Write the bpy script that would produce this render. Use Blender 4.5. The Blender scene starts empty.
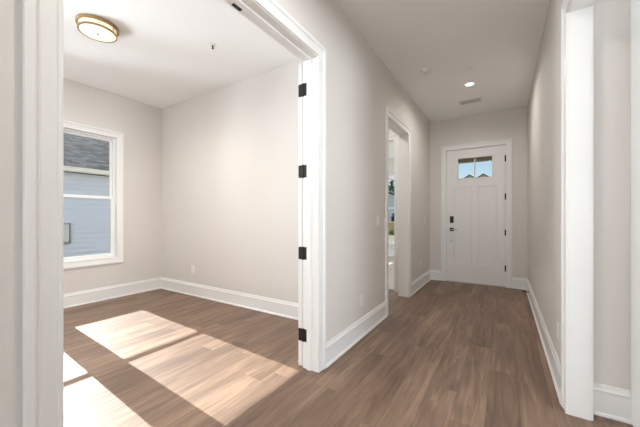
import bpy, bmesh, math, random
from mathutils import Vector, Matrix
random.seed(7)
C = bpy.context.scene.collection
S = bpy.context.scene
PI = math.pi

# ------------------------------------------------------------------ camera
cam_d = bpy.data.cameras.new('camera')
cam = bpy.data.objects.new('camera', cam_d); C.objects.link(cam)
cam_d.sensor_fit = 'HORIZONTAL'; cam_d.sensor_width = 36.0
cam_d.lens = 36.0 * 293.0 / 640.0
cam_d.shift_y = (217.5 - 213.5) / 640.0
cam_d.clip_start = 0.02; cam_d.clip_end = 500
cam.location = (0, 0, 1.2)
cam.rotation_euler = (PI / 2, 0, math.radians(32.13))
S.camera = cam

# ------------------------------------------------------------------ colour management
S.view_settings.view_transform = 'Standard'
S.view_settings.look = 'None'
S.view_settings.gamma = 1.0
S.view_settings.use_curve_mapping = False
S.view_settings.exposure = 0.45
S.cycles.max_bounces = 12
S.cycles.diffuse_bounces = 8
S.cycles.glossy_bounces = 4
S.cycles.transparent_max_bounces = 16
S.cycles.sample_clamp_indirect = 6
S.cycles.caustics_reflective = False
S.cycles.caustics_refractive = False

# ------------------------------------------------------------------ sky, sun, added fill lamps outside unseen windows
SUN_DIR = Vector((1.0, -0.055, -0.636)).normalized()      # direction the light travels
W = bpy.data.worlds.new('sky'); S.world = W; W.use_nodes = True
nt = W.node_tree
sky = nt.nodes.new('ShaderNodeTexSky')
try:
    sky.sky_type = 'NISHITA'
except Exception:
    pass
sky.sun_disc = False
sky.sun_elevation = math.radians(33)
sky.sun_rotation = math.radians(-87)
sky.air_density = 1.0; sky.dust_density = 1.5; sky.ozone_density = 1.0
bg = nt.nodes['Background']; bg.inputs['Strength'].default_value = 0.14
nt.links.new(sky.outputs[0], bg.inputs['Color'])

sd = bpy.data.lights.new('sun', 'SUN'); so = bpy.data.objects.new('sun', sd); C.objects.link(so)
sd.energy = 8.2; sd.angle = math.radians(0.18); sd.color = (1.0, 0.985, 0.97)
so.rotation_euler = SUN_DIR.to_track_quat('-Z', 'Y').to_euler()
so.location = (-15, 2, 12)

def area(name, loc, direction, sx, sy, power, color):
    l = bpy.data.lights.new(name, 'AREA'); l.shape = 'RECTANGLE'; l.size = sx; l.size_y = sy
    l.energy = power; l.color = color
    o = bpy.data.objects.new(name, l); C.objects.link(o); o.location = loc
    o.rotation_euler = Vector(direction).to_track_quat('-Z', 'Z').to_euler()
    return o
FILL_COL = (0.86, 0.93, 1.0)
area('fill_rear_window', (-0.35, -6.35, 1.5), (0, 1, 1.0), 1.9, 1.6, 110, FILL_COL)  # added fill lamp behind the camera, brightens the hall
area('fill_rear_window', (2.9, -6.35, 1.5), (0, 1, 2.2), 2.9, 1.6, 190, FILL_COL)  # second added fill lamp at the rear, for the great room
area('fill_side_window', (5.85, .8, 1.5), (-1, 0, 2.4), 2.7, 1.6, 400, FILL_COL)  # added fill lamp, reaches the hall through the right opening
area('fill_bedroom_window', (-5.35, -.55, 1.45), (1, .1, 1.5), .95, 1.6, 345, FILL_COL)  # added fill lamp that brightens the bedroom from out of view
area('fill_front_room_window', (-6.4, 6.8, 1.5), (1, 0, 0), 1.9, 1.8, 75, FILL_COL)  # added fill lamp for the carpeted room, out of view

# ------------------------------------------------------------------ materials
def newmat(name):
    m = bpy.data.materials.new(name); m.use_nodes = True
    return m, m.node_tree, m.node_tree.nodes['Principled BSDF']

def mat(name, col, rough=0.5, metal=0.0, var=0.03, scale=6.0, bump=0.0, bscale=200.0, emit=None, es=0.0, spec=0.5):
    m, t, p = newmat(name)
    p.inputs['Roughness'].default_value = rough
    p.inputs['Metallic'].default_value = metal
    p.inputs['Specular IOR Level'].default_value = spec
    tc = t.nodes.new('ShaderNodeTexCoord')
    n = t.nodes.new('ShaderNodeTexNoise'); n.inputs['Scale'].default_value = scale
    t.links.new(tc.outputs['Object'], n.inputs['Vector'])
    r = t.nodes.new('ShaderNodeValToRGB')
    r.color_ramp.elements[0].color = (*[max(0, c * (1 - var)) for c in col], 1)
    r.color_ramp.elements[1].color = (*[min(1, c * (1 + var)) for c in col], 1)
    t.links.new(n.outputs['Fac'], r.inputs['Fac'])
    t.links.new(r.outputs['Color'], p.inputs['Base Color'])
    if bump:
        n2 = t.nodes.new('ShaderNodeTexNoise'); n2.inputs['Scale'].default_value = bscale
        t.links.new(tc.outputs['Object'], n2.inputs['Vector'])
        b = t.nodes.new('ShaderNodeBump'); b.inputs['Strength'].default_value = bump
        b.inputs['Distance'].default_value = 0.002
        t.links.new(n2.outputs['Fac'], b.inputs['Height'])
        t.links.new(b.outputs['Normal'], p.inputs['Normal'])
    if emit:
        p.inputs['Emission Color'].default_value = (*emit, 1)
        p.inputs['Emission Strength'].default_value = es
    return m

M = {}
M['wall'] = mat('wall_paint', (0.715, 0.682, 0.652), 0.75, var=0.012, scale=1.5, bump=0.12, bscale=260)
M['ceiling'] = mat('ceiling_paint', (0.91, 0.91, 0.915), 0.85, var=0.01, scale=1.2, bump=0.1, bscale=220)
M['trim'] = mat('trim_paint', (0.84, 0.84, 0.83), 0.38, var=0.008, scale=3)
M['door'] = mat('door_paint', (0.82, 0.815, 0.81), 0.42, var=0.008, scale=3)
M['plastic'] = mat('white_plastic', (0.82, 0.81, 0.79), 0.35, var=0.01)
M['vinyl'] = mat('white_vinyl', (0.86, 0.86, 0.86), 0.35, var=0.008)
M['dark'] = mat('dark_bronze', (0.022, 0.019, 0.017), 0.42, metal=0.6, var=0.15, scale=60)
M['black'] = mat('black_metal', (0.012, 0.012, 0.013), 0.4, metal=0.3, var=0.1)
M['nickel'] = mat('satin_nickel', (0.5, 0.48, 0.46), 0.3, metal=1.0)
M['brass'] = mat('aged_brass', (0.42, 0.29, 0.145), 0.38, metal=0.85, var=0.06)
M['shade'] = mat('lamp_glass', (0.9, 0.85, 0.75), 0.4, var=0.01, emit=(1.0, 0.84, 0.62), es=0.45)
M['led'] = mat('led_lens', (0.9, 0.9, 0.9), 0.4, var=0.01, emit=(1.0, 0.97, 0.93), es=2.2)
M['rubber'] = mat('rubber', (0.55, 0.53, 0.5), 0.7)
M['void'] = mat('duct_shade', (0.10, 0.095, 0.09), 0.8)  # dark colour stands in for the shade behind the vent slats
M['carpet'] = mat('carpet_pile', (0.60, 0.555, 0.50), 0.95, var=0.12, scale=120, bump=0.8, bscale=400)
M['concrete'] = mat('concrete', (0.48, 0.46, 0.43), 0.85, var=0.08, scale=4, bump=0.3, bscale=90)
M['tan_wood'] = mat('tan_painted_wood', (0.58, 0.42, 0.34), 0.6, var=0.10, scale=9)
M['cream'] = mat('cream_board', (0.74, 0.69, 0.58), 0.6, var=0.02)
M['siding_cream'] = mat('cream_siding', (0.66, 0.60, 0.48), 0.7, var=0.04)
M['gutter'] = mat('cream_gutter', (0.80, 0.75, 0.62), 0.5, var=0.02)
M['soffit'] = mat('shaded_soffit', (0.22, 0.155, 0.09), 0.7, var=0.05)  # dark brown puts the shadow under the gutter into the colour
M['meter'] = mat('grey_enclosure', (0.28, 0.29, 0.29), 0.5, metal=0.2, var=0.04)
M['meter_lid'] = mat('light_enclosure_cover', (0.62, 0.62, 0.60), 0.5, var=0.04)
M['bark'] = mat('bark', (0.16, 0.11, 0.08), 0.9, var=0.3, scale=20)
M['leaf'] = mat('leaf_green', (0.05, 0.11, 0.055), 0.7, var=0.5, scale=3)
M['hedge'] = mat('hedge_green', (0.15, 0.22, 0.06), 0.8, var=0.5, scale=5)
M['pine'] = mat('fresh_pine', (0.78, 0.52, 0.27), 0.7, var=0.08, scale=5)
M['blue'] = mat('dark_blue_cover', (0.03, 0.035, 0.09), 0.6, var=0.2)
M['grass'] = mat('lawn', (0.19, 0.19, 0.12), 0.95, var=0.35, scale=8)
M['asphalt'] = mat('asphalt_grey', (0.33, 0.33, 0.33), 0.95, var=0.2, scale=6)

def glass_mat():
    m = bpy.data.materials.new('window_glass'); m.use_nodes = True
    t = m.node_tree; t.nodes.clear()
    o = t.nodes.new('ShaderNodeOutputMaterial')
    mx = t.nodes.new('ShaderNodeMixShader'); tr = t.nodes.new('ShaderNodeBsdfTransparent')
    gl = t.nodes.new('ShaderNodeBsdfGlossy'); gl.inputs['Roughness'].default_value = 0.02
    tr.inputs['Color'].default_value = (0.96, 0.98, 0.97, 1)
    fr = t.nodes.new('ShaderNodeFresnel'); fr.inputs['IOR'].default_value = 1.25
    t.links.new(fr.outputs[0], mx.inputs[0]); t.links.new(tr.outputs[0], mx.inputs[1]); t.links.new(gl.outputs[0], mx.inputs[2])
    t.links.new(mx.outputs[0], o.inputs[0])
    return m
M['glass'] = glass_mat()

def math_n(t, op, a, b=None):
    n = t.nodes.new('ShaderNodeMath'); n.operation = op
    for i, v in enumerate((a, b)):
        if v is None: continue
        if isinstance(v, (int, float)): n.inputs[i].default_value = v
        else: t.links.new(v, n.inputs[i])
    return n.outputs[0]

def plank_mat():
    m, t, p = newmat('oak_vinyl_plank')
    tc = t.nodes.new('ShaderNodeTexCoord'); sp = t.nodes.new('ShaderNodeSeparateXYZ')
    t.links.new(tc.outputs['Object'], sp.inputs[0])
    PW, PL = 0.178, 1.22
    xr = math_n(t, 'DIVIDE', math_n(t, 'ADD', sp.outputs['X'], 20.03), PW)
    row = math_n(t, 'FLOOR', xr); fx = math_n(t, 'FRACT', xr)
    wn = t.nodes.new('ShaderNodeTexWhiteNoise'); wn.noise_dimensions = '1D'; t.links.new(row, wn.inputs['W'])
    yr = math_n(t, 'ADD', math_n(t, 'DIVIDE', sp.outputs['Y'], PL), math_n(t, 'MULTIPLY', wn.outputs['Value'], 7.0))
    col = math_n(t, 'FLOOR', yr); fy = math_n(t, 'FRACT', yr)
    cb = t.nodes.new('ShaderNodeCombineXYZ'); t.links.new(row, cb.inputs[0]); t.links.new(col, cb.inputs[1])
    w2 = t.nodes.new('ShaderNodeTexWhiteNoise'); w2.noise_dimensions = '2D'; t.links.new(cb.outputs[0], w2.inputs['Vector'])
    # grain: noise stretched along the plank, offset per plank
    gv = t.nodes.new('ShaderNodeCombineXYZ')
    t.links.new(math_n(t, 'MULTIPLY', sp.outputs['X'], 20.0), gv.inputs[0])
    t.links.new(math_n(t, 'MULTIPLY', sp.outputs['Y'], 1.6), gv.inputs[1])
    t.links.new(math_n(t, 'MULTIPLY', w2.outputs['Value'], 60.0), gv.inputs[2])
    g = t.nodes.new('ShaderNodeTexNoise'); g.inputs['Scale'].default_value = 1.0; g.inputs['Detail'].default_value = 6
    g.inputs['Roughness'].default_value = 0.62; g.inputs['Distortion'].default_value = 1.1
    t.links.new(gv.outputs[0], g.inputs['Vector'])
    gv2 = t.nodes.new('ShaderNodeCombineXYZ')
    t.links.new(math_n(t, 'MULTIPLY', sp.outputs['X'], 5.0), gv2.inputs[0])
    t.links.new(math_n(t, 'MULTIPLY', sp.outputs['Y'], 1.3), gv2.inputs[1])
    t.links.new(math_n(t, 'MULTIPLY', w2.outputs['Value'], 33.0), gv2.inputs[2])
    g2 = t.nodes.new('ShaderNodeTexNoise'); g2.inputs['Scale'].default_value = 1.0; g2.inputs['Detail'].default_value = 3
    t.links.new(gv2.outputs[0], g2.inputs['Vector'])
    v = math_n(t, 'ADD', math_n(t, 'MULTIPLY', w2.outputs['Value'], 0.16),
               math_n(t, 'ADD', math_n(t, 'MULTIPLY', g.outputs['Fac'], 0.85), math_n(t, 'MULTIPLY', g2.outputs['Fac'], 0.50)))
    r = t.nodes.new('ShaderNodeValToRGB'); cr = r.color_ramp
    cr.elements[0].position = 0.36; cr.elements[0].color = (0.042, 0.023, 0.014, 1)
    cr.elements[1].position = 1.0; cr.elements[1].color = (0.320, 0.208, 0.138, 1)
    e = cr.elements.new(0.62); e.color = (0.140, 0.083, 0.053, 1)
    e = cr.elements.new(0.80); e.color = (0.203, 0.127, 0.085, 1)
    t.links.new(v, r.inputs['Fac'])
    # joint lines
    ex = math_n(t, 'MINIMUM', fx, math_n(t, 'SUBTRACT', 1.0, fx))
    ey = math_n(t, 'MINIMUM', fy, math_n(t, 'SUBTRACT', 1.0, fy))
    j = math_n(t, 'MAXIMUM', math_n(t, 'LESS_THAN', ex, 0.009), math_n(t, 'LESS_THAN', ey, 0.0013))
    mx = t.nodes.new('ShaderNodeMixRGB'); mx.blend_type = 'MULTIPLY'
    t.links.new(math_n(t, 'MULTIPLY', j, 0.45), mx.inputs[0]); t.links.new(r.outputs['Color'], mx.inputs[1])
    mx.inputs[2].default_value = (0.25, 0.2, 0.17, 1)
    t.links.new(mx.outputs[0], p.inputs['Base Color'])
    p.inputs['Roughness'].default_value = 0.50
    p.inputs['Specular IOR Level'].default_value = 0.65
    b = t.nodes.new('ShaderNodeBump'); b.inputs['Strength'].default_value = 0.15; b.inputs['Distance'].default_value = 0.002
    t.links.new(math_n(t, 'SUBTRACT', g.outputs['Fac'], j), b.inputs['Height'])
    t.links.new(b.outputs['Normal'], p.inputs['Normal'])
    return m
M['plank'] = plank_mat()

def shingle_mat():
    m, t, p = newmat('asphalt_shingle')
    tc = t.nodes.new('ShaderNodeTexCoord'); mp = t.nodes.new('ShaderNodeMapping')
    mp.inputs['Rotation'].default_value = (0, 0, PI / 2)
    t.links.new(tc.outputs['Object'], mp.inputs[0])
    b = t.nodes.new('ShaderNodeTexBrick'); b.inputs['Scale'].default_value = 1.0
    b.inputs['Brick Width'].default_value = 0.22; b.inputs['Row Height'].default_value = 0.13; b.inputs['Mortar Size'].default_value = 0.006
    b.inputs['Color1'].default_value = (0.012, 0.013, 0.016, 1); b.inputs['Color2'].default_value = (0.17, 0.17, 0.175, 1)
    b.inputs['Mortar'].default_value = (0.02, 0.02, 0.022, 1); b.inputs['Bias'].default_value = -0.1
    t.links.new(mp.outputs[0], b.inputs['Vector'])
    t.links.new(b.outputs['Color'], p.inputs['Base Color']); p.inputs['Roughness'].default_value = 0.95
    return m
M['shingle'] = shingle_mat()
M['siding'] = mat('white_lap_siding', (0.67, 0.71, 0.78), 0.6, var=0.015, scale=3)

# ------------------------------------------------------------------ mesh helpers
def bx(bm, a, b):
    x0, x1 = sorted((a[0], b[0])); y0, y1 = sorted((a[1], b[1])); z0, z1 = sorted((a[2], b[2]))
    v = [bm.verts.new(p) for p in ((x0,y0,z0),(x1,y0,z0),(x1,y1,z0),(x0,y1,z0),(x0,y0,z1),(x1,y0,z1),(x1,y1,z1),(x0,y1,z1))]
    for f in ((3,2,1,0),(4,5,6,7),(0,1,5,4),(1,2,6,5),(2,3,7,6),(3,0,4,7)):
        bm.faces.new([v[i] for i in f])

def tube(bm, p0, p1, r0, r1=None, n=20, caps=True):
    p0, p1 = Vector(p0), Vector(p1); r1 = r0 if r1 is None else r1
    q = (p1 - p0).to_track_quat('Z', 'Y').to_matrix()
    A = [bm.verts.new(p0 + q @ Vector((r0*math.cos(2*PI*i/n), r0*math.sin(2*PI*i/n), 0))) for i in range(n)]
    B = [bm.verts.new(p1 + q @ Vector((r1*math.cos(2*PI*i/n), r1*math.sin(2*PI*i/n), 0))) for i in range(n)]
    for i in range(n):
        bm.faces.new((A[i], A[(i+1)%n], B[(i+1)%n], B[i]))
    if caps:
        bm.faces.new(A[::-1]); bm.faces.new(B)

def lathe(bm, prof, n=48, centre=(0,0,0)):
    """prof: (radius, z) list; closed with fans where radius is 0."""
    cx, cy, cz = centre; rings = []
    for r, z in prof:
        if r < 1e-6: rings.append([bm.verts.new((cx, cy, cz+z))])
        else: rings.append([bm.verts.new((cx+r*math.cos(2*PI*i/n), cy+r*math.sin(2*PI*i/n), cz+z)) for i in range(n)])
    for A, B in zip(rings, rings[1:]):
        for i in range(n):
            k = (i+1) % n
            if len(A) == 1 and len(B) == 1: continue
            if len(A) == 1: bm.faces.new((A[0], B[i], B[k]))
            elif len(B) == 1: bm.faces.new((A[i], A[k], B[0]))
            else: bm.faces.new((A[i], A[k], B[k], B[i]))

def obj(name, bm, m, parent=None, bevel=0.0, smooth=False):
    bmesh.ops.recalc_face_normals(bm, faces=bm.faces[:])
    me = bpy.data.meshes.new(name); bm.to_mesh(me); bm.free()
    o = bpy.data.objects.new(name, me); C.objects.link(o); me.materials.append(m)
    if parent is not None: o.parent = parent
    if bevel:
        md = o.modifiers.new('bevel', 'BEVEL'); md.width = bevel; md.segments = 3; md.limit_method = 'ANGLE'
        md.angle_limit = math.radians(40)
    if smooth:
        for p in me.polygons: p.use_smooth = True
        try:
            me.set_sharp_from_angle(angle=math.radians(35))
        except Exception:
            pass
    return o

def struct(name, bm, m, parent=None, **k):
    o = obj(name, bm, m, parent, **k)
    if parent is None: o['kind'] = 'structure'
    return o

def empty(name, loc=(0,0,0), rz=0.0, kind=None):
    o = bpy.data.objects.new(name, None); C.objects.link(o); o.location = loc; o.rotation_euler = (0,0,rz)
    o.empty_display_size = 0.05
    if kind: o['kind'] = kind
    return o

def tag(o, label, cat, group=None):
    o['label'] = label; o['category'] = cat
    if group: o['group'] = group
    return o

class Plane:
    """u runs along the wall, z is up, t is out of the wall face into the room (negative = into the wall)."""
    def __init__(s, axis, c, sgn): s.axis, s.c, s.sgn = axis, c, sgn
    def P(s, u, t, z):
        return Vector((s.c + s.sgn*t, u, z)) if s.axis == 'X' else Vector((u, s.c + s.sgn*t, z))
    def box(s, bm, u0, u1, t0, t1, z0, z1): bx(bm, s.P(u0, t0, z0), s.P(u1, t1, z1))

def wall(name, pl, thick, u0, u1, openings=(), H=3.05, material=None, parent=None, z0=0.0):
    bm = bmesh.new(); cur = u0
    for a, b, za, zb in sorted(openings):
        if a > cur: pl.box(bm, cur, a, -thick, 0, z0, H)
        if za > z0: pl.box(bm, a, b, -thick, 0, z0, za)
        if zb < H: pl.box(bm, a, b, -thick, 0, zb, H)
        cur = b
    if cur < u1: pl.box(bm, cur, u1, -thick, 0, z0, H)
    return struct(name, bm, material or M['wall'], parent)

CAS = [(0,0),(0,.011),(.003,.0135),(.011,.0135),(.015,.0105),(.019,.0105),(.052,.0145),(.058,.0185),(.064,.0145),(.068,.0225),(.071,.0235),(.090,.0235),(.0915,.022),(.0915,0)]
def casing(bm, pl, u0, u1, z0, z1, loop=False, rev=0.005):
    u0 -= rev; u1 += rev; z1 += rev
    if loop: z0 -= rev
    sect = []
    for w, t in CAS:
        if loop: pts = [(u0-w, z0-w), (u0-w, z1+w), (u1+w, z1+w), (u1+w, z0-w)]
        else: pts = [(u0-w, z0), (u0-w, z1+w), (u1+w, z1+w), (u1+w, z0)]
        sect.append([bm.verts.new(pl.P(u, t, z)) for u, z in pts])
    n = len(sect)
    for i in range(n):
        A, B = sect[i], sect[(i+1) % n]
        for k in range(4 if loop else 3):
            bm.faces.new((A[k], A[(k+1) % 4], B[(k+1) % 4], B[k]))
    if not loop:
        bm.faces.new([s[0] for s in sect]); bm.faces.new([s[3] for s in sect])

BASE = [(0,0),(.027,0),(.027,.006),(.022,.016),(.015,.020),(.015,.140),(.0175,.145),(.0175,.152),(.012,.160),(.009,.172),(.007,.184),(0,.186)]
def base(name, pl, u0, u1):
    bm = bmesh.new()
    A = [bm.verts.new(pl.P(u0, t, z)) for t, z in BASE]; B = [bm.verts.new(pl.P(u1, t, z)) for t, z in BASE]
    n = len(A)
    for i in range(n): bm.faces.new((A[i], A[(i+1)%n], B[(i+1)%n], B[i]))
    bm.faces.new(A); bm.faces.new(B[::-1])
    return struct(name, bm, M['trim'])

def door_frame(name, pl, thick, u0, u1, z1, stop=None, both=True):
    """jamb boards flush with both wall faces, a casing on one or both, and an optional stop (t0, t1)."""
    r = empty(name, pl.P((u0+u1)/2, 0, 0), kind='structure')
    inv = Matrix.Translation(-r.location)
    def ob(n, bm):
        bm.transform(inv); return obj(n, bm, M['trim'], r)
    bm = bmesh.new(); j = .019
    pl.box(bm, u0-j, u0, -thick-.001, .001, 0, z1+j); pl.box(bm, u1, u1+j, -thick-.001, .001, 0, z1+j)
    pl.box(bm, u0, u1, -thick-.001, .001, z1, z1+j)
    ob('jamb', bm)
    bm = bmesh.new(); casing(bm, pl, u0, u1, 0, z1); ob('casing', bm)
    if both:
        q = Plane(pl.axis, pl.c - pl.sgn*thick, -pl.sgn)
        bm = bmesh.new(); casing(bm, q, u0, u1, 0, z1); ob('casing', bm)
    if stop:
        bm = bmesh.new(); s = .011
        pl.box(bm, u0, u0+s, stop[0], stop[1], 0, z1); pl.box(bm, u1-s, u1, stop[0], stop[1], 0, z1)
        pl.box(bm, u0+s, u1-s, stop[0], stop[1], z1-s, z1)
        ob('stop', bm)
    return r

def window(name, pl, u0, u1, z0, z1, thick=.15, rail=1.497, ring=True):
    """double hung unit; u0..z1 is the cased opening. Glass sits .05 inside the opening, about .09 deep."""
    r = empty(name, pl.P((u0+u1)/2, 0, z0), kind='structure'); inv = Matrix.Translation(-r.location)
    def ob(n, bm, m, par=r, **k):
        bm.transform(inv); return obj(n, bm, m, par, **k)
    def frame(bm, a, b, c, d, w, t0, t1, wt=None, wb=None):
        wt = wt or w; wb = wb or w
        pl.box(bm, a, a+w, t0, t1, c, d); pl.box(bm, b-w, b, t0, t1, c, d)
        pl.box(bm, a+w, b-w, t0, t1, d-wt, d); pl.box(bm, a+w, b-w, t0, t1, c, c+wb)
    bm = bmesh.new(); frame(bm, u0-.012, u1+.012, z0-.012, z1+.012, .013, -thick-.001, .001); ob('frame', bm, M['vinyl'])
    bm = bmesh.new(); frame(bm, u0+.001, u1-.001, z0+.001, z1-.001, .018, -.125, -.055); ob('vinyl_track', bm, M['vinyl'])
    bm = bmesh.new(); frame(bm, u0+.019, u1-.019, rail-.014, z1-.019, .028, -.115, -.092, wt=.028, wb=.035); up = ob('upper_sash', bm, M['vinyl'], bevel=.003)
    bm = bmesh.new(); frame(bm, u0+.019, u1-.019, z0+.019, rail+.014, .028, -.091, -.066, wt=.035, wb=.030); lo = ob('lower_sash', bm, M['vinyl'], bevel=.003)
    bm = bmesh.new(); pl.box(bm, u0+.045, u1-.045, -.105, -.102, rail-.01, z1-.045); ob('pane', bm, M['glass'], up)
    bm = bmesh.new(); pl.box(bm, u0+.045, u1-.045, -.081, -.078, z0+.045, rail+.01); ob('pane', bm, M['glass'], lo)
    if ring:
        bm = bmesh.new(); casing(bm, pl, u0, u1, z0, z1, loop=True, rev=0.0); ob('casing', bm, M['trim'])
    return r

def slab(bm, w, h, t, panels, holes=(), rec=.009):
    """door leaf in x 0..w, y 0..t, z 0..h with recessed panels (x0,x1,z0,z1) on both faces and through holes."""
    cells = list(panels) + list(holes)
    xs = sorted({0, w, *[c[0] for c in cells], *[c[1] for c in cells]})
    zs = sorted({0, h, *[c[2] for c in cells], *[c[3] for c in cells]})
    def inside(x, z, cs): return any(c[0] < x < c[1] and c[2] < z < c[3] for c in cs)
    for za, zb in zip(zs, zs[1:]):
        for xa, xb in zip(xs, xs[1:]):
            mx, mz = (xa+xb)/2, (za+zb)/2
            if inside(mx, mz, holes): continue
            if inside(mx, mz, panels): continue
            bx(bm, (xa, 0, za), (xb, t, zb))
    for x0, x1, z0, z1 in panels:          # bevelled sticking then flat panel
        for y, s in ((0, 1), (t, -1)):
            o = [(x0,z0),(x1,z0),(x1,z1),(x0,z1)]; k = .010
            i = [(x0+k,z0+k),(x1-k,z0+k),(x1-k,z1-k),(x0+k,z1-k)]
            V = [bm.verts.new((a, y, b)) for a, b in o]; U = [bm.verts.new((a, y+s*rec, b)) for a, b in i]
            for n in range(4): bm.faces.new((V[n], V[(n+1)%4], U[(n+1)%4], U[n]))
            bm.faces.new(U)

def rounded_plate(bm, pl, uc, zc, w, h, t0, t1, r=.006, n=5):
    pts = []
    for cx, cz, a0 in ((uc+w/2-r, zc+h/2-r, 0), (uc-w/2+r, zc+h/2-r, PI/2), (uc-w/2+r, zc-h/2+r, PI), (uc+w/2-r, zc-h/2+r, 1.5*PI)):
        for i in range(n+1):
            a = a0 + PI/2*i/n; pts.append((cx + r*math.cos(a), cz + r*math.sin(a)))
    A = [bm.verts.new(pl.P(u, t0, z)) for u, z in pts]; B = [bm.verts.new(pl.P(u, t1, z)) for u, z in pts]
    m = len(pts)
    for i in range(m): bm.faces.new((A[i], A[(i+1)%m], B[(i+1)%m], B[i]))
    bm.faces.new(A); bm.faces.new(B)

# ------------------------------------------------------------------ dimensions (metres; hall runs along +Y, camera at the origin)
XL, TL = -1.223, .134        # hall left wall face and thickness
XR, TR = .332, .102          # hall right wall
YE = 5.960                   # end wall with the front door
XB, YB = -4.940, 2.790       # bedroom window wall and back wall
H, HD = 3.05, 2.447
O1 = (.366, 1.910)           # double-door opening to the bedroom
O2 = (3.530, 4.432)          # cased opening to the vestibule
O3 = (.760, 2.315)           # cased opening in the right wall
J = .019
left = Plane('X', XL, 1); leftback = Plane('X', XL-TL, -1)
right = Plane('X', XR, -1); end = Plane('Y', YE, -1)
bedwin = Plane('X', XB, 1); bedback = Plane('Y', YB, -1); bedfront = Plane('Y', -1.20, 1)

# ------------------------------------------------------------------ ground and floors
bm = bmesh.new(); bx(bm, (-70, -40, -.40), (60, 140, -.16)); g = struct('ground_lawn', bm, M['grass'])
bm = bmesh.new(); bx(bm, (XB-.15, -6.15, -.15), (5.65, 4.76, 0)); bx(bm, (XL-TL, 4.76, -.15), (XR+TR, YE+.14, 0))
struct('floor', bm, M['plank'])
bm = bmesh.new(); bx(bm, (-6.2, 4.76, -.15), (XL-TL, 9.04, .006)); struct('floor_carpet', bm, M['carpet'])
bm = bmesh.new()
for a, b in (((XB-.15, -6.15), (5.65, 4.64)), ((-6.2, 4.64), (XR+TR, 6.10)), ((-6.2, 6.10), (XL-TL+.14, 9.04))):
    bx(bm, (a[0], a[1], H), (b[0], b[1], H+.2))
struct('ceiling', bm, M['ceiling'])

# ------------------------------------------------------------------ walls
wall('wall_left', left, TL, -6.0, YE, [(O1[0]-J, O1[1]+J, 0, HD+J), (O2[0]-J, O2[1]+J, 0, HD+J)])
wall('wall_right', right, TR, -.9, YE, [(O3[0]-J, O3[1]+J, 0, HD+J)])
FD = (-.922, .024)           # front door rough opening
wall('wall_end', end, .14, XL-TL, XR+TR, [(FD[0]-J, FD[1]+J, 0, 2.455+J)])
W1 = (1.295, 2.105); W2 = (.330, 1.140); W3 = (-1.02, -.10); WZ = (.610, 2.395)
wall('wall_bedroom_left', bedwin, .15, -1.34, YB+.12, [(W1[0], W1[1], *WZ), (W2[0], W2[1], *WZ), (W3[0], W3[1], *WZ)])
wall('wall_bedroom_back', bedback, .12, XB, XL-TL)
BW = (-4.2, -2.0)
wall('wall_bedroom_front', bedfront, .14, XB, XL-TL, [])
# vestibule and front room beyond the second opening
V3 = (-2.310, -1.497)
vest = Plane('Y', 4.640, -1)
wall('wall_vestibule_end', vest, .14, -6.05, XL-TL, [(V3[0]-J, V3[1]+J, 0, HD+J)])
wall('wall_vestibule_left', Plane('X', -2.75, 1), .12, YB+.12, 4.64)
FW = (-3.75, -2.35); FZ = (.46, 2.42)
wall('wall_front_room_end', Plane('Y', 8.90, -1), .14, -6.05, XL-TL, [(FW[0], FW[1], *FZ)])
wall('wall_front_room_right', Plane('X', XL-TL, -1), .14, YE+.14, 9.04)
wall('wall_front_room_left', Plane('X', -6.05, 1), .15, 4.64, 9.04, [(5.8, 7.8, .6, 2.4)])
# great room behind and to the right of the camera
wall('wall_side', Plane('Y', 2.425, -1), .14, XR+TR, 5.5)
wall('wall_rear', Plane('Y', -6.0, 1), .15, XL, 5.5, [(-1.05, .50, .45, 2.5), (1.6, 3.0, .45, 2.5), (3.1, 4.5, .45, 2.5)])
wall('wall_far_right', Plane('X', 5.5, -1), .15, -6.15, 2.565, [(-.6, .75, .45, 2.5), (.85, 2.2, .45, 2.5)])

# short cased wall end that shows at the right edge of the frame
stub = Plane('Y', 2.335, -1)
bm = bmesh.new(); bx(bm, (.640, 2.235, 0), (.80, 2.425, H)); struct('wall_return', bm, M['wall'])
bm = bmesh.new(); bx(bm, (.628, 2.218, 0), (.640, 2.425, 2.56)); bx(bm, (.640, 2.215, 0), (.742, 2.235, 2.56))
struct('trim_5', bm, M['trim'], bevel=.003)

# ------------------------------------------------------------------ door frames, casings
door_frame('trim_1', left, TL, *O1, HD, stop=(-.094, -.058))
door_frame('trim_2', left, TL, *O2, HD)
door_frame('trim_3', right, TR, *O3, HD)
door_frame('trim_4', vest, .14, *V3, HD)
# front door frame: interior casing, jamb, exterior brickmould left to the jamb
fr = empty('trim_6', (-.449, YE, 0), kind='structure'); inv = Matrix.Translation(-fr.location)
bm = bmesh.new(); end.box(bm, FD[0]-J, FD[0], -.14, .001, 0, 2.455+J); end.box(bm, FD[1], FD[1]+J, -.14, .001, 0, 2.455+J); end.box(bm, FD[0], FD[1], -.14, .001, 2.455, 2.455+J)
end.box(bm, FD[0], FD[0]+.013, -.14, -.052, 0, 2.455); end.box(bm, FD[1]-.013, FD[1], -.14, -.052, 0, 2.455); end.box(bm, FD[0], FD[1], -.14, -.052, 2.442, 2.455)
bm.transform(inv); obj('jamb', bm, M['trim'], fr)
bm = bmesh.new(); casing(bm, end, FD[0], FD[1], 0, 2.455, rev=.004); bm.transform(inv); obj('casing', bm, M['trim'], fr)
bm = bmesh.new(); end.box(bm, FD[0], FD[1], -.14, .012, 0, .018); bm.transform(inv); obj('threshold', bm, M['rubber'], fr, bevel=.004)

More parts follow.
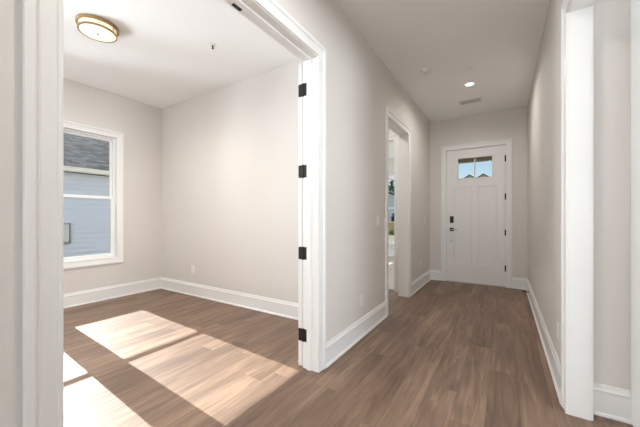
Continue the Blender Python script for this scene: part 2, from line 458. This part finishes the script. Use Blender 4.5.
# ------------------------------------------------------------------ baseboards
co = .0965
base('baseboard_left', left, -6.0, O1[0]-co)
base('baseboard_left_middle', left, O1[1]+co, O2[0]-co)
base('baseboard_left_far', left, O2[1]+co, YE)
base('baseboard_right', right, O3[1]+co, YE)
base('baseboard_right_near', right, -.9, O3[0]-co)
base('baseboard_end_left', end, XL, FD[0]-co)
base('baseboard_end_right', end, FD[1]+co, XR)
base('baseboard_bedroom_left', bedwin, -1.2, YB)
base('baseboard_bedroom_back', bedback, XB, XL-TL)
base('baseboard_bedroom_right', leftback, O1[1]+co, YB)
base('baseboard_bedroom_front', bedfront, XB, XL-TL)
base('baseboard_side', Plane('Y', 2.425, -1), XR+TR, .640)
base('baseboard_front_room', Plane('Y', 8.90, -1), -6.05, XL-TL)
base('baseboard_vestibule', vest, -2.75, V3[0]-co)
base('baseboard_vestibule_left', Plane('X', -2.75, 1), YB+.12, 4.64)
base('baseboard_rear', Plane('Y', -6.0, 1), XL, 5.5)

# ------------------------------------------------------------------ windows
window('window_1', bedwin, *W1, *WZ, ring=False)
window('window_2', bedwin, *W2, *WZ, ring=False)
bm = bmesh.new(); casing(bm, bedwin, W2[0], W1[1], *WZ, loop=True, rev=0.0)
bedwin.box(bm, W2[1], W1[0], 0, .013, WZ[0], WZ[1])
bedwin.box(bm, W2[1]+.05, W1[0]-.05, .013, .018, WZ[0], WZ[1])
struct('trim_7', bm, M['trim'])
window('window_3', bedwin, *W3, *WZ)  # unseen window, added to let fill light into the bedroom
window('window_4', Plane('Y', 8.90, -1), FW[0], FW[1], *FZ, thick=.14)
window('window_5', Plane('X', -6.05, 1), 5.8, 7.8, .6, 2.4)  # unseen window, added for the front room fill lamp
rear = Plane('Y', -6.0, 1)
for i, (a, b) in enumerate(((-1.05, .50), (1.6, 3.0), (3.1, 4.5))): window('window_%d' % (6+i), rear, a, b, .45, 2.5)  # unseen windows, placed to bring in light from the rear
for i, (a, b) in enumerate(((-.6, .75), (.85, 2.2))): window('window_%d' % (9+i), Plane('X', 5.5, -1), a, b, .45, 2.5)  # unseen windows, added and positioned for the side fill lamp

# ------------------------------------------------------------------ doors
def hinge_bm(jamb_dir, leaf_dir, jx=.034, h=.100):
    """hinge about a vertical pin at the origin: one plate on the jamb, one on the door edge, knuckle between.
       jamb_dir / leaf_dir: (direction of the plate, outward normal side)."""
    bm = bmesh.new()
    tube(bm, (0,0,-h/2), (0,0,h/2), .0068, n=14)
    for z in (-h/2, h/2): tube(bm, (0,0,z-(.004 if z < 0 else 0)), (0,0,z+(.004 if z > 0 else 0)), .0048, n=10)
    for d, off in (jamb_dir, leaf_dir):
        d = Vector((*d, 0)); o = Vector((*off, 0))
        r = .008; pts = [(.003, -h/2)]
        pts += [(jx-r+r*math.sin(a), -h/2+r-r*math.cos(a)) for a in [PI/2*i/5 for i in range(6)]]
        pts += [(jx-r+r*math.cos(a), h/2-r+r*math.sin(a)) for a in [PI/2*i/5 for i in range(6)]] + [(.003, h/2)]
        A = [bm.verts.new(d*u + o*.0 + Vector((0,0,z))) for u, z in pts]
        B = [bm.verts.new(d*u + o*.0024 + Vector((0,0,z))) for u, z in pts]
        n = len(pts)
        for i in range(n): bm.faces.new((A[i], A[(i+1)%n], B[(i+1)%n], B[i]))
        bm.faces.new(A); bm.faces.new(B)
        # screws
        for u, z in ((.014, -.034), (.024, -.012), (.024, .012), (.014, .034)):
            c = d*u + o*.0024 + Vector((0,0,z)); tube(bm, c, c + o*.0007, .0035, n=10)
    return bm
HZ = (2.218, 1.568, .915, .262)

# right leaf of the bedroom double door, folded back flat against the bedroom side of the hall wall
# pin at (-1.360, 1.912); the leaf runs on along +Y behind the wall
DT, DW, DH = .035, .768, 2.425
panels2 = [(.115, DW-.115, 1.02, DH-.125), (.115, DW-.115, .23, .90)]
door = empty('door_1', (-1.362, 1.914, .010), kind='structure')
bm = bmesh.new(); slab(bm, DW, DH, DT, panels2)
bm.transform(Matrix(((0,-1,0,-.010),(1,0,0,-.003),(0,0,1,0),(0,0,0,1))))
obj('slab', bm, M['door'], door, bevel=.0015)
for z in HZ:
    h = obj('hinge', hinge_bm(((1, 0), (0, -1)), ((-1, 0), (0, -1)), jx=.045), M['dark'], door, smooth=False)
    h.location = (0.004, -.0042, z-.010)
kb = bmesh.new()
lathe(kb, [(.0,.0),(.032,.0),(.032,.006),(.012,.010),(.012,.022),(.020,.026),(.027,.036),(.026,.048),(.016,.055),(0,.057)], 28)
kb.transform(Matrix.Translation((-.053, DW-.06, .96)) @ Matrix.Rotation(-PI/2, 4, 'Y'))
obj('knob', kb, M['dark'], door, smooth=True)

# vestibule door, open at ninety degrees into the carpeted room
d2 = empty('door_2', (-1.500, 4.785, .012), kind='structure')
VW = .805; pv = [(.115, VW-.115, 1.02, DH-.125), (.115, VW-.115, .23, .90)]
bm = bmesh.new(); slab(bm, VW, DH, DT, pv)
bm.transform(Matrix(((0,-1,0,-.005),(1,0,0,.003),(0,0,1,0),(0,0,0,1))))
obj('slab', bm, M['door'], d2, bevel=.0015)
for z in HZ:
    h = obj('hinge', hinge_bm(((0, -1), (-1, 0)), ((-1, 0), (0, -1)), jx=.030), M['dark'], d2)
    h.location = (.001, .001, z-.012)

# front door
FWD = FD[1]-FD[0]-.007; FT = .044
fdoor = empty('door_3', (FD[0]+.0035, YE-.002, .012), kind='structure')
cxp = FWD/2
glass = (cxp-.285, cxp+.285, 1.893, 2.285)
fpan = [(cxp-.345, cxp-.052, .335, 1.745), (cxp+.052, cxp+.345, .335, 1.745)]
bm = bmesh.new(); slab(bm, FWD, 2.435, FT, fpan, [glass], rec=.008); obj('slab', bm, M['door'], fdoor, bevel=.0015)
bm = bmesh.new()          # lite frame, both faces, and the muntin bar
for y0, y1 in ((-.009, .004), (FT-.004, FT+.009)):
    a, b, c, d = glass; w = .026
    bx(bm, (a-.012, y0, c-.012), (a+w-.012, y1, d+.012)); bx(bm, (b-w+.012, y0, c-.012), (b+.012, y1, d+.012))
    bx(bm, (a, y0, d-w+.012), (b, y1, d+.012)); bx(bm, (a, y0, c-.012), (b, y1, c+w-.012))
bx(bm, (cxp-.011, .010, glass[2]), (cxp+.011, FT-.010, glass[3]))
obj('lite_frame', bm, M['door'], fdoor, bevel=.003)
for s in (-1, 1):
    bm = bmesh.new(); x0, x1 = (glass[0], cxp-.011) if s < 0 else (cxp+.011, glass[1])
    bx(bm, (x0, .019, glass[2]), (x1, .024, glass[3])); obj('pane', bm, M['glass'], fdoor)
fp = Plane('Y', 0, -1)
bm = bmesh.new(); rounded_plate(bm, fp, .092, 1.150, .062, .125, 0, .022, r=.010); dbo = obj('deadbolt', bm, M['black'], fdoor, bevel=.003)
bm = bmesh.new(); rounded_plate(bm, fp, .092, 1.120, .036, .020, .022, .030, r=.006); obj('thumb_turn', bm, M['dark'], dbo)
bm = bmesh.new(); rounded_plate(bm, fp, .090, .965, .064, .064, 0, .010, r=.006); lv = obj('lever_rose', bm, M['black'], fdoor, bevel=.002)
bm = bmesh.new(); tube(bm, (.090, -.010, .965), (.090, -.050, .965), .011); tube(bm, (.084, -.048, .965), (.190, -.048, .962), .0095, .0075); obj('lever', bm, M['nickel'], lv, smooth=True)
bm = bmesh.new(); tube(bm, (.078, 0, .752), (.078, -.010, .752), .011); obj('bumper', bm, M['meter'], fdoor, smooth=True)
for z in (2.215, 1.560, .940, .325):
    h = bmesh.new(); tube(h, (0,0,-.052), (0,0,.052), .0085, n=14)
    bx(h, (-.012, .0, -.050), (.010, .005, .050))
    h = obj('hinge', h, M['dark'], fdoor); h.location = (FWD+.001, -.008, z-.012)
bm = bmesh.new(); bx(bm, (0, .004, -.011), (FWD, FT-.004, 0)); obj('sweep', bm, M['black'], fdoor)

# ball-catch strike in the head of the bedroom opening
bm = bmesh.new(); rounded_plate(bm, Plane('X', 0, 1), 0, 0, .066, .030, 0, .002, r=.007)
bm.transform(Matrix.Rotation(PI/2, 4, 'Y'))
stk = obj('strike_plate', bm, M['dark'], None)
stk.location = (-1.338, 1.208, HD-.0005)
bm = bmesh.new(); tube(bm, (0,0,-.0025), (0,0,-.0045), .009, n=16); tube(bm, (0,.024,-.0022), (0,.024,-.0036), .004, n=10); tube(bm, (0,-.024,-.0022), (0,-.024,-.0036), .004, n=10)
obj('ball_cup', bm, M['black'], stk)
tag(stk, 'small dark metal strike plate in the head of the bedroom doorway', 'strike plate')

# ------------------------------------------------------------------ outlets and switches
def outlet(pl, u, z, label):
    r = empty('wall_outlet', pl.P(u, 0, z)); q = Plane(pl.axis, 0, pl.sgn)
    bm = bmesh.new(); rounded_plate(bm, q, 0, 0, .072, .117, 0, .006, r=.006); obj('cover_plate', bm, M['plastic'], r, bevel=.002)
    for dz in (.0195, -.0195):
        bm = bmesh.new(); rounded_plate(bm, q, 0, dz, .034, .029, .006, .008, r=.010); s = obj('socket', bm, M['plastic'], r)
        bm = bmesh.new()
        for du in (-.0065, .0065): q.box(bm, du-.001, du+.001, .008, .0084, dz-.001, dz+.008)
        tube(bm, q.P(0, .008, dz-.008), q.P(0, .0084, dz-.008), .0025, n=8)
        obj('slot', bm, M['black'], s)
    return tag(r, label, 'outlet')
def switch(pl, u, z, label):
    r = empty('light_switch', pl.P(u, 0, z)); q = Plane(pl.axis, 0, pl.sgn)
    bm = bmesh.new(); rounded_plate(bm, q, 0, 0, .072, .117, 0, .006, r=.006); obj('cover_plate', bm, M['plastic'], r, bevel=.002)
    bm = bmesh.new(); q.box(bm, -.0165, .0165, .004, .009, -.033, 0); q.box(bm, -.0165, .0165, .004, .0075, 0, .033); obj('rocker', bm, M['plastic'], r, bevel=.001)
    return tag(r, label, 'light switch')
outlet(left, 2.735, .365, 'white wall outlet on the left hall wall between the two doorways')
outlet(left, 5.22, .43, 'tiny far outlet on the left hall wall past the second doorway')
outlet(right, 2.72, .385, 'white outlet low on the right hall wall beside the near cased opening')
outlet(right, 5.20, .40, 'far white outlet low on the right hall wall near the front door')
outlet(bedback, -4.07, .395, 'white outlet on the bedroom back wall near its left corner')
switch(left, 3.185, 1.165, 'white rocker switch on left hall wall just before the second doorway')
switch(left, 5.545, 1.160, 'white light switch on left hall wall next to the front door')

# ------------------------------------------------------------------ ceiling fittings
lamp = empty('ceiling_lamp', (-3.312, 1.252, H))
bm = bmesh.new(); lathe(bm, [(0,0),(.192,0),(.192,-.030),(.186,-.034),(.176,-.034),(.176,-.010),(0,-.010)], 64); obj('canopy_ring', bm, M['brass'], lamp, smooth=True)
bm = bmesh.new(); lathe(bm, [(.168,-.012),(.168,-.088)], 64); lathe(bm, [(.168,-.088),(.160,-.093),(0,-.099)], 64); gl = obj('glass_shade', bm, M['shade'], lamp, smooth=True)
bm = bmesh.new(); lathe(bm, [(.168,-.076),(.177,-.076),(.177,-.094),(.164,-.094),(.164,-.090),(.168,-.088)], 64); obj('lower_ring', bm, M['brass'], lamp, smooth=True)
for a in (0.5, 0.5+2*PI/3, 0.5+4*PI/3):
    bm = bmesh.new(); tube(bm, (.181*math.cos(a), .181*math.sin(a), -.030), (.176*math.cos(a), .176*math.sin(a), -.090), .004, n=10); obj('ring_post', bm, M['brass'], lamp)
bm = bmesh.new(); lathe(bm, [(.011,-.097),(.011,-.102),(.006,-.106),(.008,-.112),(0,-.118)], 16); obj('finial', bm, M['brass'], lamp, smooth=True)
tag(lamp, 'round brass-ringed flush ceiling lamp glowing in the bedroom', 'ceiling lamp')
lamp.scale = (.875, .875, .82)
pl_ = bpy.data.lights.new('lamp_glow', 'SPOT'); pl_.spot_size = math.radians(172); pl_.spot_blend = 1.0; pl_.shadow_soft_size = 0.0; pl_.energy = 85; pl_.color = (1, .92, .82)
po = bpy.data.objects.new('lamp_glow', pl_); C.objects.link(po); po.location = (-3.312, 1.252, H-.125)

def downlight(x, y, power, label=None, kindn='recessed_light'):
    r = empty('recessed_light', (x, y, H))
    bm = bmesh.new(); lathe(bm, [(.052,-.001),(.056,-.006),(.078,-.004),(.082,0)], 40); obj('trim_ring', bm, M['trim'], r, smooth=True)
    bm = bmesh.new(); lathe(bm, [(.054,-.0035),(.03,-.0045),(0,-.005)], 40); obj('lens', bm, M['led'], r, smooth=True)
    l = bpy.data.lights.new('downlight', 'AREA'); l.shape = 'DISK'; l.size = .10; l.energy = power; l.color = (1, .96, .90); l.spread = math.radians(165)
    o = bpy.data.objects.new('downlight', l); C.objects.link(o); o.location = (x, y, H-.012)
    tag(r, label, 'ceiling light')
downlight(-.405, 4.545, 9, 'lit round recessed ceiling light in hall before the front door')
downlight(-.405, .9, 12, 'added unseen recessed ceiling light in the hall above the camera')  # unseen lamp, added to brighten the near hall
downlight(-1.95, 3.75, 9, 'added unseen recessed ceiling light in the small vestibule past the second doorway')  # unseen lamp, added to brighten the vestibule

def disc(name, x, y, prof, m, label, cat):
    r = empty(name, (x, y, H)); return r
r = empty('smoke_detector', (-.829, 3.82, H))
bm = bmesh.new(); lathe(bm, [(.066,0),(.066,-.008),(.062,-.011)], 48); lathe(bm, [(.062,-.011),(0,-.011)], 48); obj('base_plate', bm, M['plastic'], r, smooth=True)
bm = bmesh.new(); lathe(bm, [(.058,-.011),(.058,-.022),(.052,-.032),(.036,-.038),(0,-.040)], 48); obj('cover', bm, M['plastic'], r, smooth=True)
tag(r, 'round white smoke detector on the hall ceiling', 'smoke detector')
r = empty('sprinkler', (-.362, 4.055, H))
bm = bmesh.new(); lathe(bm, [(.042,0),(.042,-.004),(.034,-.006)], 40); obj('escutcheon', bm, M['trim'], r, smooth=True)
bm = bmesh.new(); lathe(bm, [(.034,-.006),(.034,-.012),(.030,-.014),(0,-.014)], 40); obj('cover_cap', bm, M['trim'], r, smooth=True)
tag(r, 'white concealed sprinkler cover on hall ceiling beside the recessed light', 'sprinkler')
r = empty('sprinkler', (-2.645, 2.050, H))
bm = bmesh.new(); lathe(bm, [(.036,0),(.034,-.005),(.015,-.008),(0,-.008)], 40); obj('escutcheon', bm, M['trim'], r, smooth=True)
bm = bmesh.new(); lathe(bm, [(.009,-.008),(.009,-.022),(.007,-.026),(.007,-.034),(.012,-.036),(.012,-.040),(0,-.041)], 20); obj('sprinkler_head', bm, M['black'], r, smooth=True)
tag(r, 'small dark pendent sprinkler head on the bedroom ceiling', 'sprinkler')
# air vent with louvres
r = empty('ceiling_vent', (-.455, 5.225, H)); hw, hd = .165, .085
bm = bmesh.new()
for a, b in (((-hw,-hd),(hw,-hd+.022)), ((-hw,hd-.022),(hw,hd)), ((-hw,-hd+.022),(-hw+.022,hd-.022)), ((hw-.022,-hd+.022),(hw,hd-.022))):
    bx(bm, (*a, -.007), (*b, 0))
obj('frame', bm, M['trim'], r, bevel=.002)
bm = bmesh.new(); bx(bm, (-hw+.02, -hd+.02, -.001), (hw-.02, hd-.02, .0)); obj('backing', bm, M['void'], r)
for k in range(6):
    y = -hd+.034+k*.0195
    bm = bmesh.new(); v = [bm.verts.new(p) for p in ((-hw+.022,y,-.001),(hw-.022,y,-.001),(hw-.022,y+.014,-.009),(-hw+.022,y+.014,-.009))]
    bm.faces.new(v); bmesh.ops.solidify(bm, geom=bm.faces[:], thickness=.0012); obj('slat', bm, M['trim'], r)
tag(r, 'white louvred air vent in the hall ceiling nearest the front door', 'air vent')

# spring door stop on right baseboard
r = empty('door_stop', (XR-.017, 5.385, .082)); r.rotation_euler = (0,0,0)
bm = bmesh.new(); tube(bm, (0,0,0), (-.005,0,0), .012, n=16); obj('mount', bm, M['dark'], r)
bm = bmesh.new(); N = 120; prev = None; Rr = .0065
for i in range(N+1):
    a = i/N*2*PI*10; c = Vector((-.005-.058*i/N, Rr*math.cos(a), Rr*math.sin(a)))
    ring = [bm.verts.new(c + Vector((.0022*math.cos(b), .0022*math.sin(b)*math.cos(a), .0022*math.sin(b)*math.sin(a)))) for b in (0, PI/2, PI, 1.5*PI)]
    if prev:
        for k in range(4): bm.faces.new((prev[k], prev[(k+1)%4], ring[(k+1)%4], ring[k]))
    prev = ring
obj('spring', bm, M['dark'], r)
bm = bmesh.new(); tube(bm, (-.062,0,0), (-.075,0,0), .009, .008, n=16); obj('tip', bm, M['black'], r)
tag(r, 'dark spring door stop on right baseboard beside the front door', 'door stop')

# ------------------------------------------------------------------ outside: neighbour's house past the bedroom window
nh = empty('neighbouring_house', (-9.5, 2.6, -.16)); inv = Matrix.Translation(-nh.location)
XN = -9.50; y0, y1 = -8.0, 13.0; bm = bmesh.new()
bx(bm, (XN-8, y0, -.16), (XN-.02, y1, 2.36)); bm.transform(inv); obj('wall', bm, M['siding'], nh)
bm = bmesh.new(); z = -.10; R_ = .127
while z < 2.30:      # lap siding, each board leaning out at its foot
    a = [(XN-.012, z+R_), (XN+.034, z), (XN-.006, z), (XN-.02, z+R_)]
    A = [bm.verts.new((x, y0, zz)) for x, zz in a]; B = [bm.verts.new((x, y1, zz)) for x, zz in a]
    for i in range(4): bm.faces.new((A[i], A[(i+1)%4], B[(i+1)%4], B[i]))
    z += R_
bm.transform(inv); obj('lap_siding', bm, M['siding'], nh)
bm = bmesh.new(); P0, P1 = (XN+.42, 2.44), (XN-4.5, 2.44+.5*4.92)
a = [P0, P1, (P1[0]-4.5, 2.44+.5*.42), (P1[0]-4.5, 2.38), (P0[0], 2.40)]
A = [bm.verts.new((x, y0-.3, zz)) for x, zz in a]; B = [bm.verts.new((x, y1+.3, zz)) for x, zz in a]
for i in range(5): bm.faces.new((A[i], A[(i+1)%5], B[(i+1)%5], B[i]))
bm.faces.new(A); bm.faces.new(B); bm.transform(inv); obj('roof', bm, M['shingle'], nh)
bm = bmesh.new(); bx(bm, (XN, y0, 2.355), (XN+.41, y1, 2.385)); bm.transform(inv); obj('soffit', bm, M['soffit'], nh)
bm = bmesh.new(); bx(bm, (XN+.40, y0-.3, 2.335), (XN+.52, y1+.3, 2.455)); bm.transform(inv); obj('gutter', bm, M['gutter'], nh, bevel=.02)
bm = bmesh.new(); bx(bm, (XN+.012, y0, 2.19), (XN+.035, y1, 2.355)); bm.transform(inv); obj('frieze_board', bm, M['siding'], nh)
tag(nh, 'white lap-sided house with grey shingle roof outside the bedroom window', 'house')
ub = empty('utility_box', (XN+.036, 2.79, .80))
bm = bmesh.new()
bx(bm, (0, -.17, -.26), (.10, -.14, .26)); bx(bm, (0, .14, -.26), (.10, .17, .26)); bx(bm, (0, -.14, .23), (.10, .14, .26)); bx(bm, (0, -.14, -.26), (.10, .14, -.23)); bx(bm, (0, -.14, -.23), (.05, .14, .23))
obj('case', bm, M['meter'], ub, bevel=.004)
bm = bmesh.new(); bx(bm, (.05, -.135, -.225), (.085, .135, .225)); obj('cover', bm, M['meter_lid'], ub, bevel=.006)
bm = bmesh.new(); tube(bm, (.085, .05, -.15), (.13, .05, -.15), .045, n=20); obj('meter', bm, M['meter_lid'], ub, smooth=True)
tag(ub, 'small grey utility box fixed to the neighbouring white siding', 'utility box')

# ------------------------------------------------------------------ outside: porch and street in front
pr = empty('porch', (-.4, 7.1, -.16)); inv = Matrix.Translation(-pr.location)
bm = bmesh.new(); bx(bm, (XL-.0, YE+.14, -.16), (3.2, 8.4, -.02)); bm.transform(inv); obj('slab', bm, M['concrete'], pr)
bm = bmesh.new(); bx(bm, (XL-.0, YE+.14, 2.66), (3.2, 8.4, 2.72)); bm.transform(inv); obj('ceiling_boards', bm, M['cream'], pr)
bm = bmesh.new(); bx(bm, (XL-.0, 7.92, 2.555), (3.2, 8.12, 2.66)); bm.transform(inv); obj('beam', bm, M['tan_wood'], pr)
for x in (1.2, 3.05):
    bm = bmesh.new(); bx(bm, (x-.08, 7.94, .05), (x+.08, 8.10, 2.555)); bx(bm, (x-.11, 7.91, -.02), (x+.11, 8.13, .22)); bx(bm, (x-.11, 7.91, 2.40), (x+.11, 8.13, 2.555)); bm.transform(inv); obj('post', bm, M['cream'], pr)
tag(pr, 'covered front porch with tan beam outside the front door glass', 'porch')
bm = bmesh.new(); bx(bm, (-60, 34, -.16), (60, 41, -.15)); struct('road', bm, M['asphalt'])

def gable(bm, x0, x1, y0, y1, ze, zp, ov=.0):
    xm = (x0+x1)/2
    A = [bm.verts.new(p) for p in ((x0-ov,y0,ze),(x1+ov,y0,ze),(xm,y0,zp))]; B = [bm.verts.new(p) for p in ((x0-ov,y1,ze),(x1+ov,y1,ze),(xm,y1,zp))]
    bm.faces.new(A); bm.faces.new(B[::-1])
    for i in range(3): bm.faces.new((A[i], A[(i+1)%3], B[(i+1)%3], B[i]))
def roof_shell(bm, x0, x1, y0, y1, ze, zp, t=.18, ov=.25):
    xm = (x0+x1)/2; s = (zp-ze)/(xm-x0); pts = [(x0-ov, ze-s*ov), (xm, zp), (x1+ov, ze-s*ov), (x1+ov, ze-s*ov+t), (xm, zp+t), (x0-ov, ze-s*ov+t)]
    A = [bm.verts.new((x, y0-.3, z)) for x, z in pts]; B = [bm.verts.new((x, y1+.3, z)) for x, z in pts]
    for i in range(6): bm.faces.new((A[i], A[(i+1)%6], B[(i+1)%6], B[i]))
    bm.faces.new(A[:2]+A[4:]); bm.faces.new(A[1:5]); bm.faces.new(B[:2]+B[4:]); bm.faces.new(B[1:5])
def far_house(loc, w, d, eave, peak, wallm, label, ngab=1):
    h = empty('house', loc); bm = bmesh.new(); bx(bm, (-w/2, 0, 0), (w/2, d, eave))
    ww = w/ngab
    for k in range(ngab): gable(bm, -w/2+k*ww, -w/2+(k+1)*ww, 0, d, eave, peak)
    obj('wall', bm, wallm, h)
    for k in range(ngab):
        bm = bmesh.new(); roof_shell(bm, -w/2+k*ww, -w/2+(k+1)*ww, 0, d, eave, peak, ov=.12); obj('roof', bm, M['shingle'], h)
    for sx in (-.3, .3):
        for zz in ((1.0, 2.3), (3.9, 5.2)):
            if zz[1] > eave-.3: continue
            bm = bmesh.new(); bx(bm, (sx*w-.5, -.06, zz[0]), (sx*w+.5, .02, zz[1])); wf = obj('window', bm, M['trim'], h)
            bm = bmesh.new(); bx(bm, (sx*w-.42, -.075, zz[0]+.08), (sx*w+.42, -.06, zz[1]-.08)); obj('pane', bm, M['meter'], wf)
    bm = bmesh.new(); bx(bm, (-.5, -.06, 0), (.5, .02, 2.1)); obj('door', bm, M['tan_wood'], h)
    return tag(h, label, 'house')
far_house((-4.25, 60, -.16), 4.4, 8, 8.3, 9.05, M['siding_cream'], 'cream house with twin gables across the street, through front door glass', ngab=2)
far_house((-12.3, 33, -.16), 9, 8, 2.7, 4.6, M['siding'], 'white house with grey roof seen through the far room window')

def tree(loc, h, r, m, label, name='tree', seed=1):
    rnd = random.Random(seed); t = empty(name, loc)
    bm = bmesh.new(); tube(bm, (0,0,0), (0,0,h*.55), .04*h*.5, .02*h*.5, n=10)
    for k in range(5):
        a = k*1.3; tube(bm, (0,0,h*(.35+.03*k)), (math.cos(a)*r*.6, math.sin(a)*r*.6, h*(.6+.04*k)), .03*h*.25, .012, n=6)
    obj('trunk', bm, M['bark'], t)
    bm = bmesh.new()
    for k in range(900):
        u = Vector((rnd.gauss(0,1), rnd.gauss(0,1), rnd.gauss(0,1))).normalized() * (rnd.random()**.45)
        c = Vector((u.x*r, u.y*r, h*.68 + u.z*h*.34)); s = rnd.uniform(.05, .11)*r
        e1 = Vector((rnd.gauss(0,1), rnd.gauss(0,1), rnd.gauss(0,1))).normalized(); e2 = e1.orthogonal().normalized()
        v = [bm.verts.new(c + e1*s*a + e2*s*.6*b) for a, b in ((-1,0),(0,-1),(1,0),(0,1))]; bm.faces.new(v)
    me_o = obj('foliage', bm, m, t)
    return tag(t, label, 'tree')
tree((-14.4, 45, -.16), 8.4, 3.0, M['leaf'], 'dark green leafy tree behind the white house past the far room window', seed=3)
bm = bmesh.new()
def shrub_bm(seed, w, d, h, n, s):
    rnd = random.Random(seed); bm = bmesh.new()
    for k in range(n):
        u = Vector((rnd.uniform(-w,w), rnd.uniform(-d,d), rnd.uniform(0,h)))
        e1 = Vector((rnd.gauss(0,1), rnd.gauss(0,1), rnd.gauss(0,1))).normalized(); e2 = e1.orthogonal().normalized()
        v = [bm.verts.new(u + e1*s*a + e2*s*.6*b) for a, b in ((-1,0),(0,-1),(1,0),(0,1))]; bm.faces.new(v)
    return bm
bs = empty('shrub', (-10.0, 31.0, -.16)); obj('foliage', shrub_bm(9, .32, .32, 1.75, 260, .12), M['blue'], bs)
tb = bmesh.new(); tube(tb, (0,0,0), (0,0,1.3), .05, .02, n=8); obj('stem', tb, M['bark'], bs)
tag(bs, 'small dark bluish shrub in front of the white house, above the lumber', 'shrub')
lk = empty('lumber_stack', (-9.4, 28.0, -.16))
for k in range(6):
    bm = bmesh.new()
    for j in range(5): bx(bm, (-1.6, -.5+j*.21, .04+k*.155), (1.6, -.5+j*.21+.19, .04+k*.155+.13))
    obj('board_layer', bm, M['pine'], lk, bevel=.01)
tag(lk, 'stack of pale yellow lumber outside the far room window', 'lumber')
sh = empty('hedge', (-7.6, 22.5, -.16)); bm = bmesh.new(); rnd = random.Random(5)
for k in range(900):
    u = Vector((rnd.uniform(-1.6,1.6), rnd.uniform(-.4,.4), rnd.uniform(0,.42))); s = .07
    e1 = Vector((rnd.gauss(0,1), rnd.gauss(0,1), rnd.gauss(0,1))).normalized(); e2 = e1.orthogonal().normalized()
    v = [bm.verts.new(u + e1*s*a + e2*s*.6*b) for a, b in ((-1,0),(0,-1),(1,0),(0,1))]; bm.faces.new(v)
obj('foliage', bm, M['hedge'], sh); tag(sh, 'low green hedge below the lumber, outside the far room window', 'hedge')
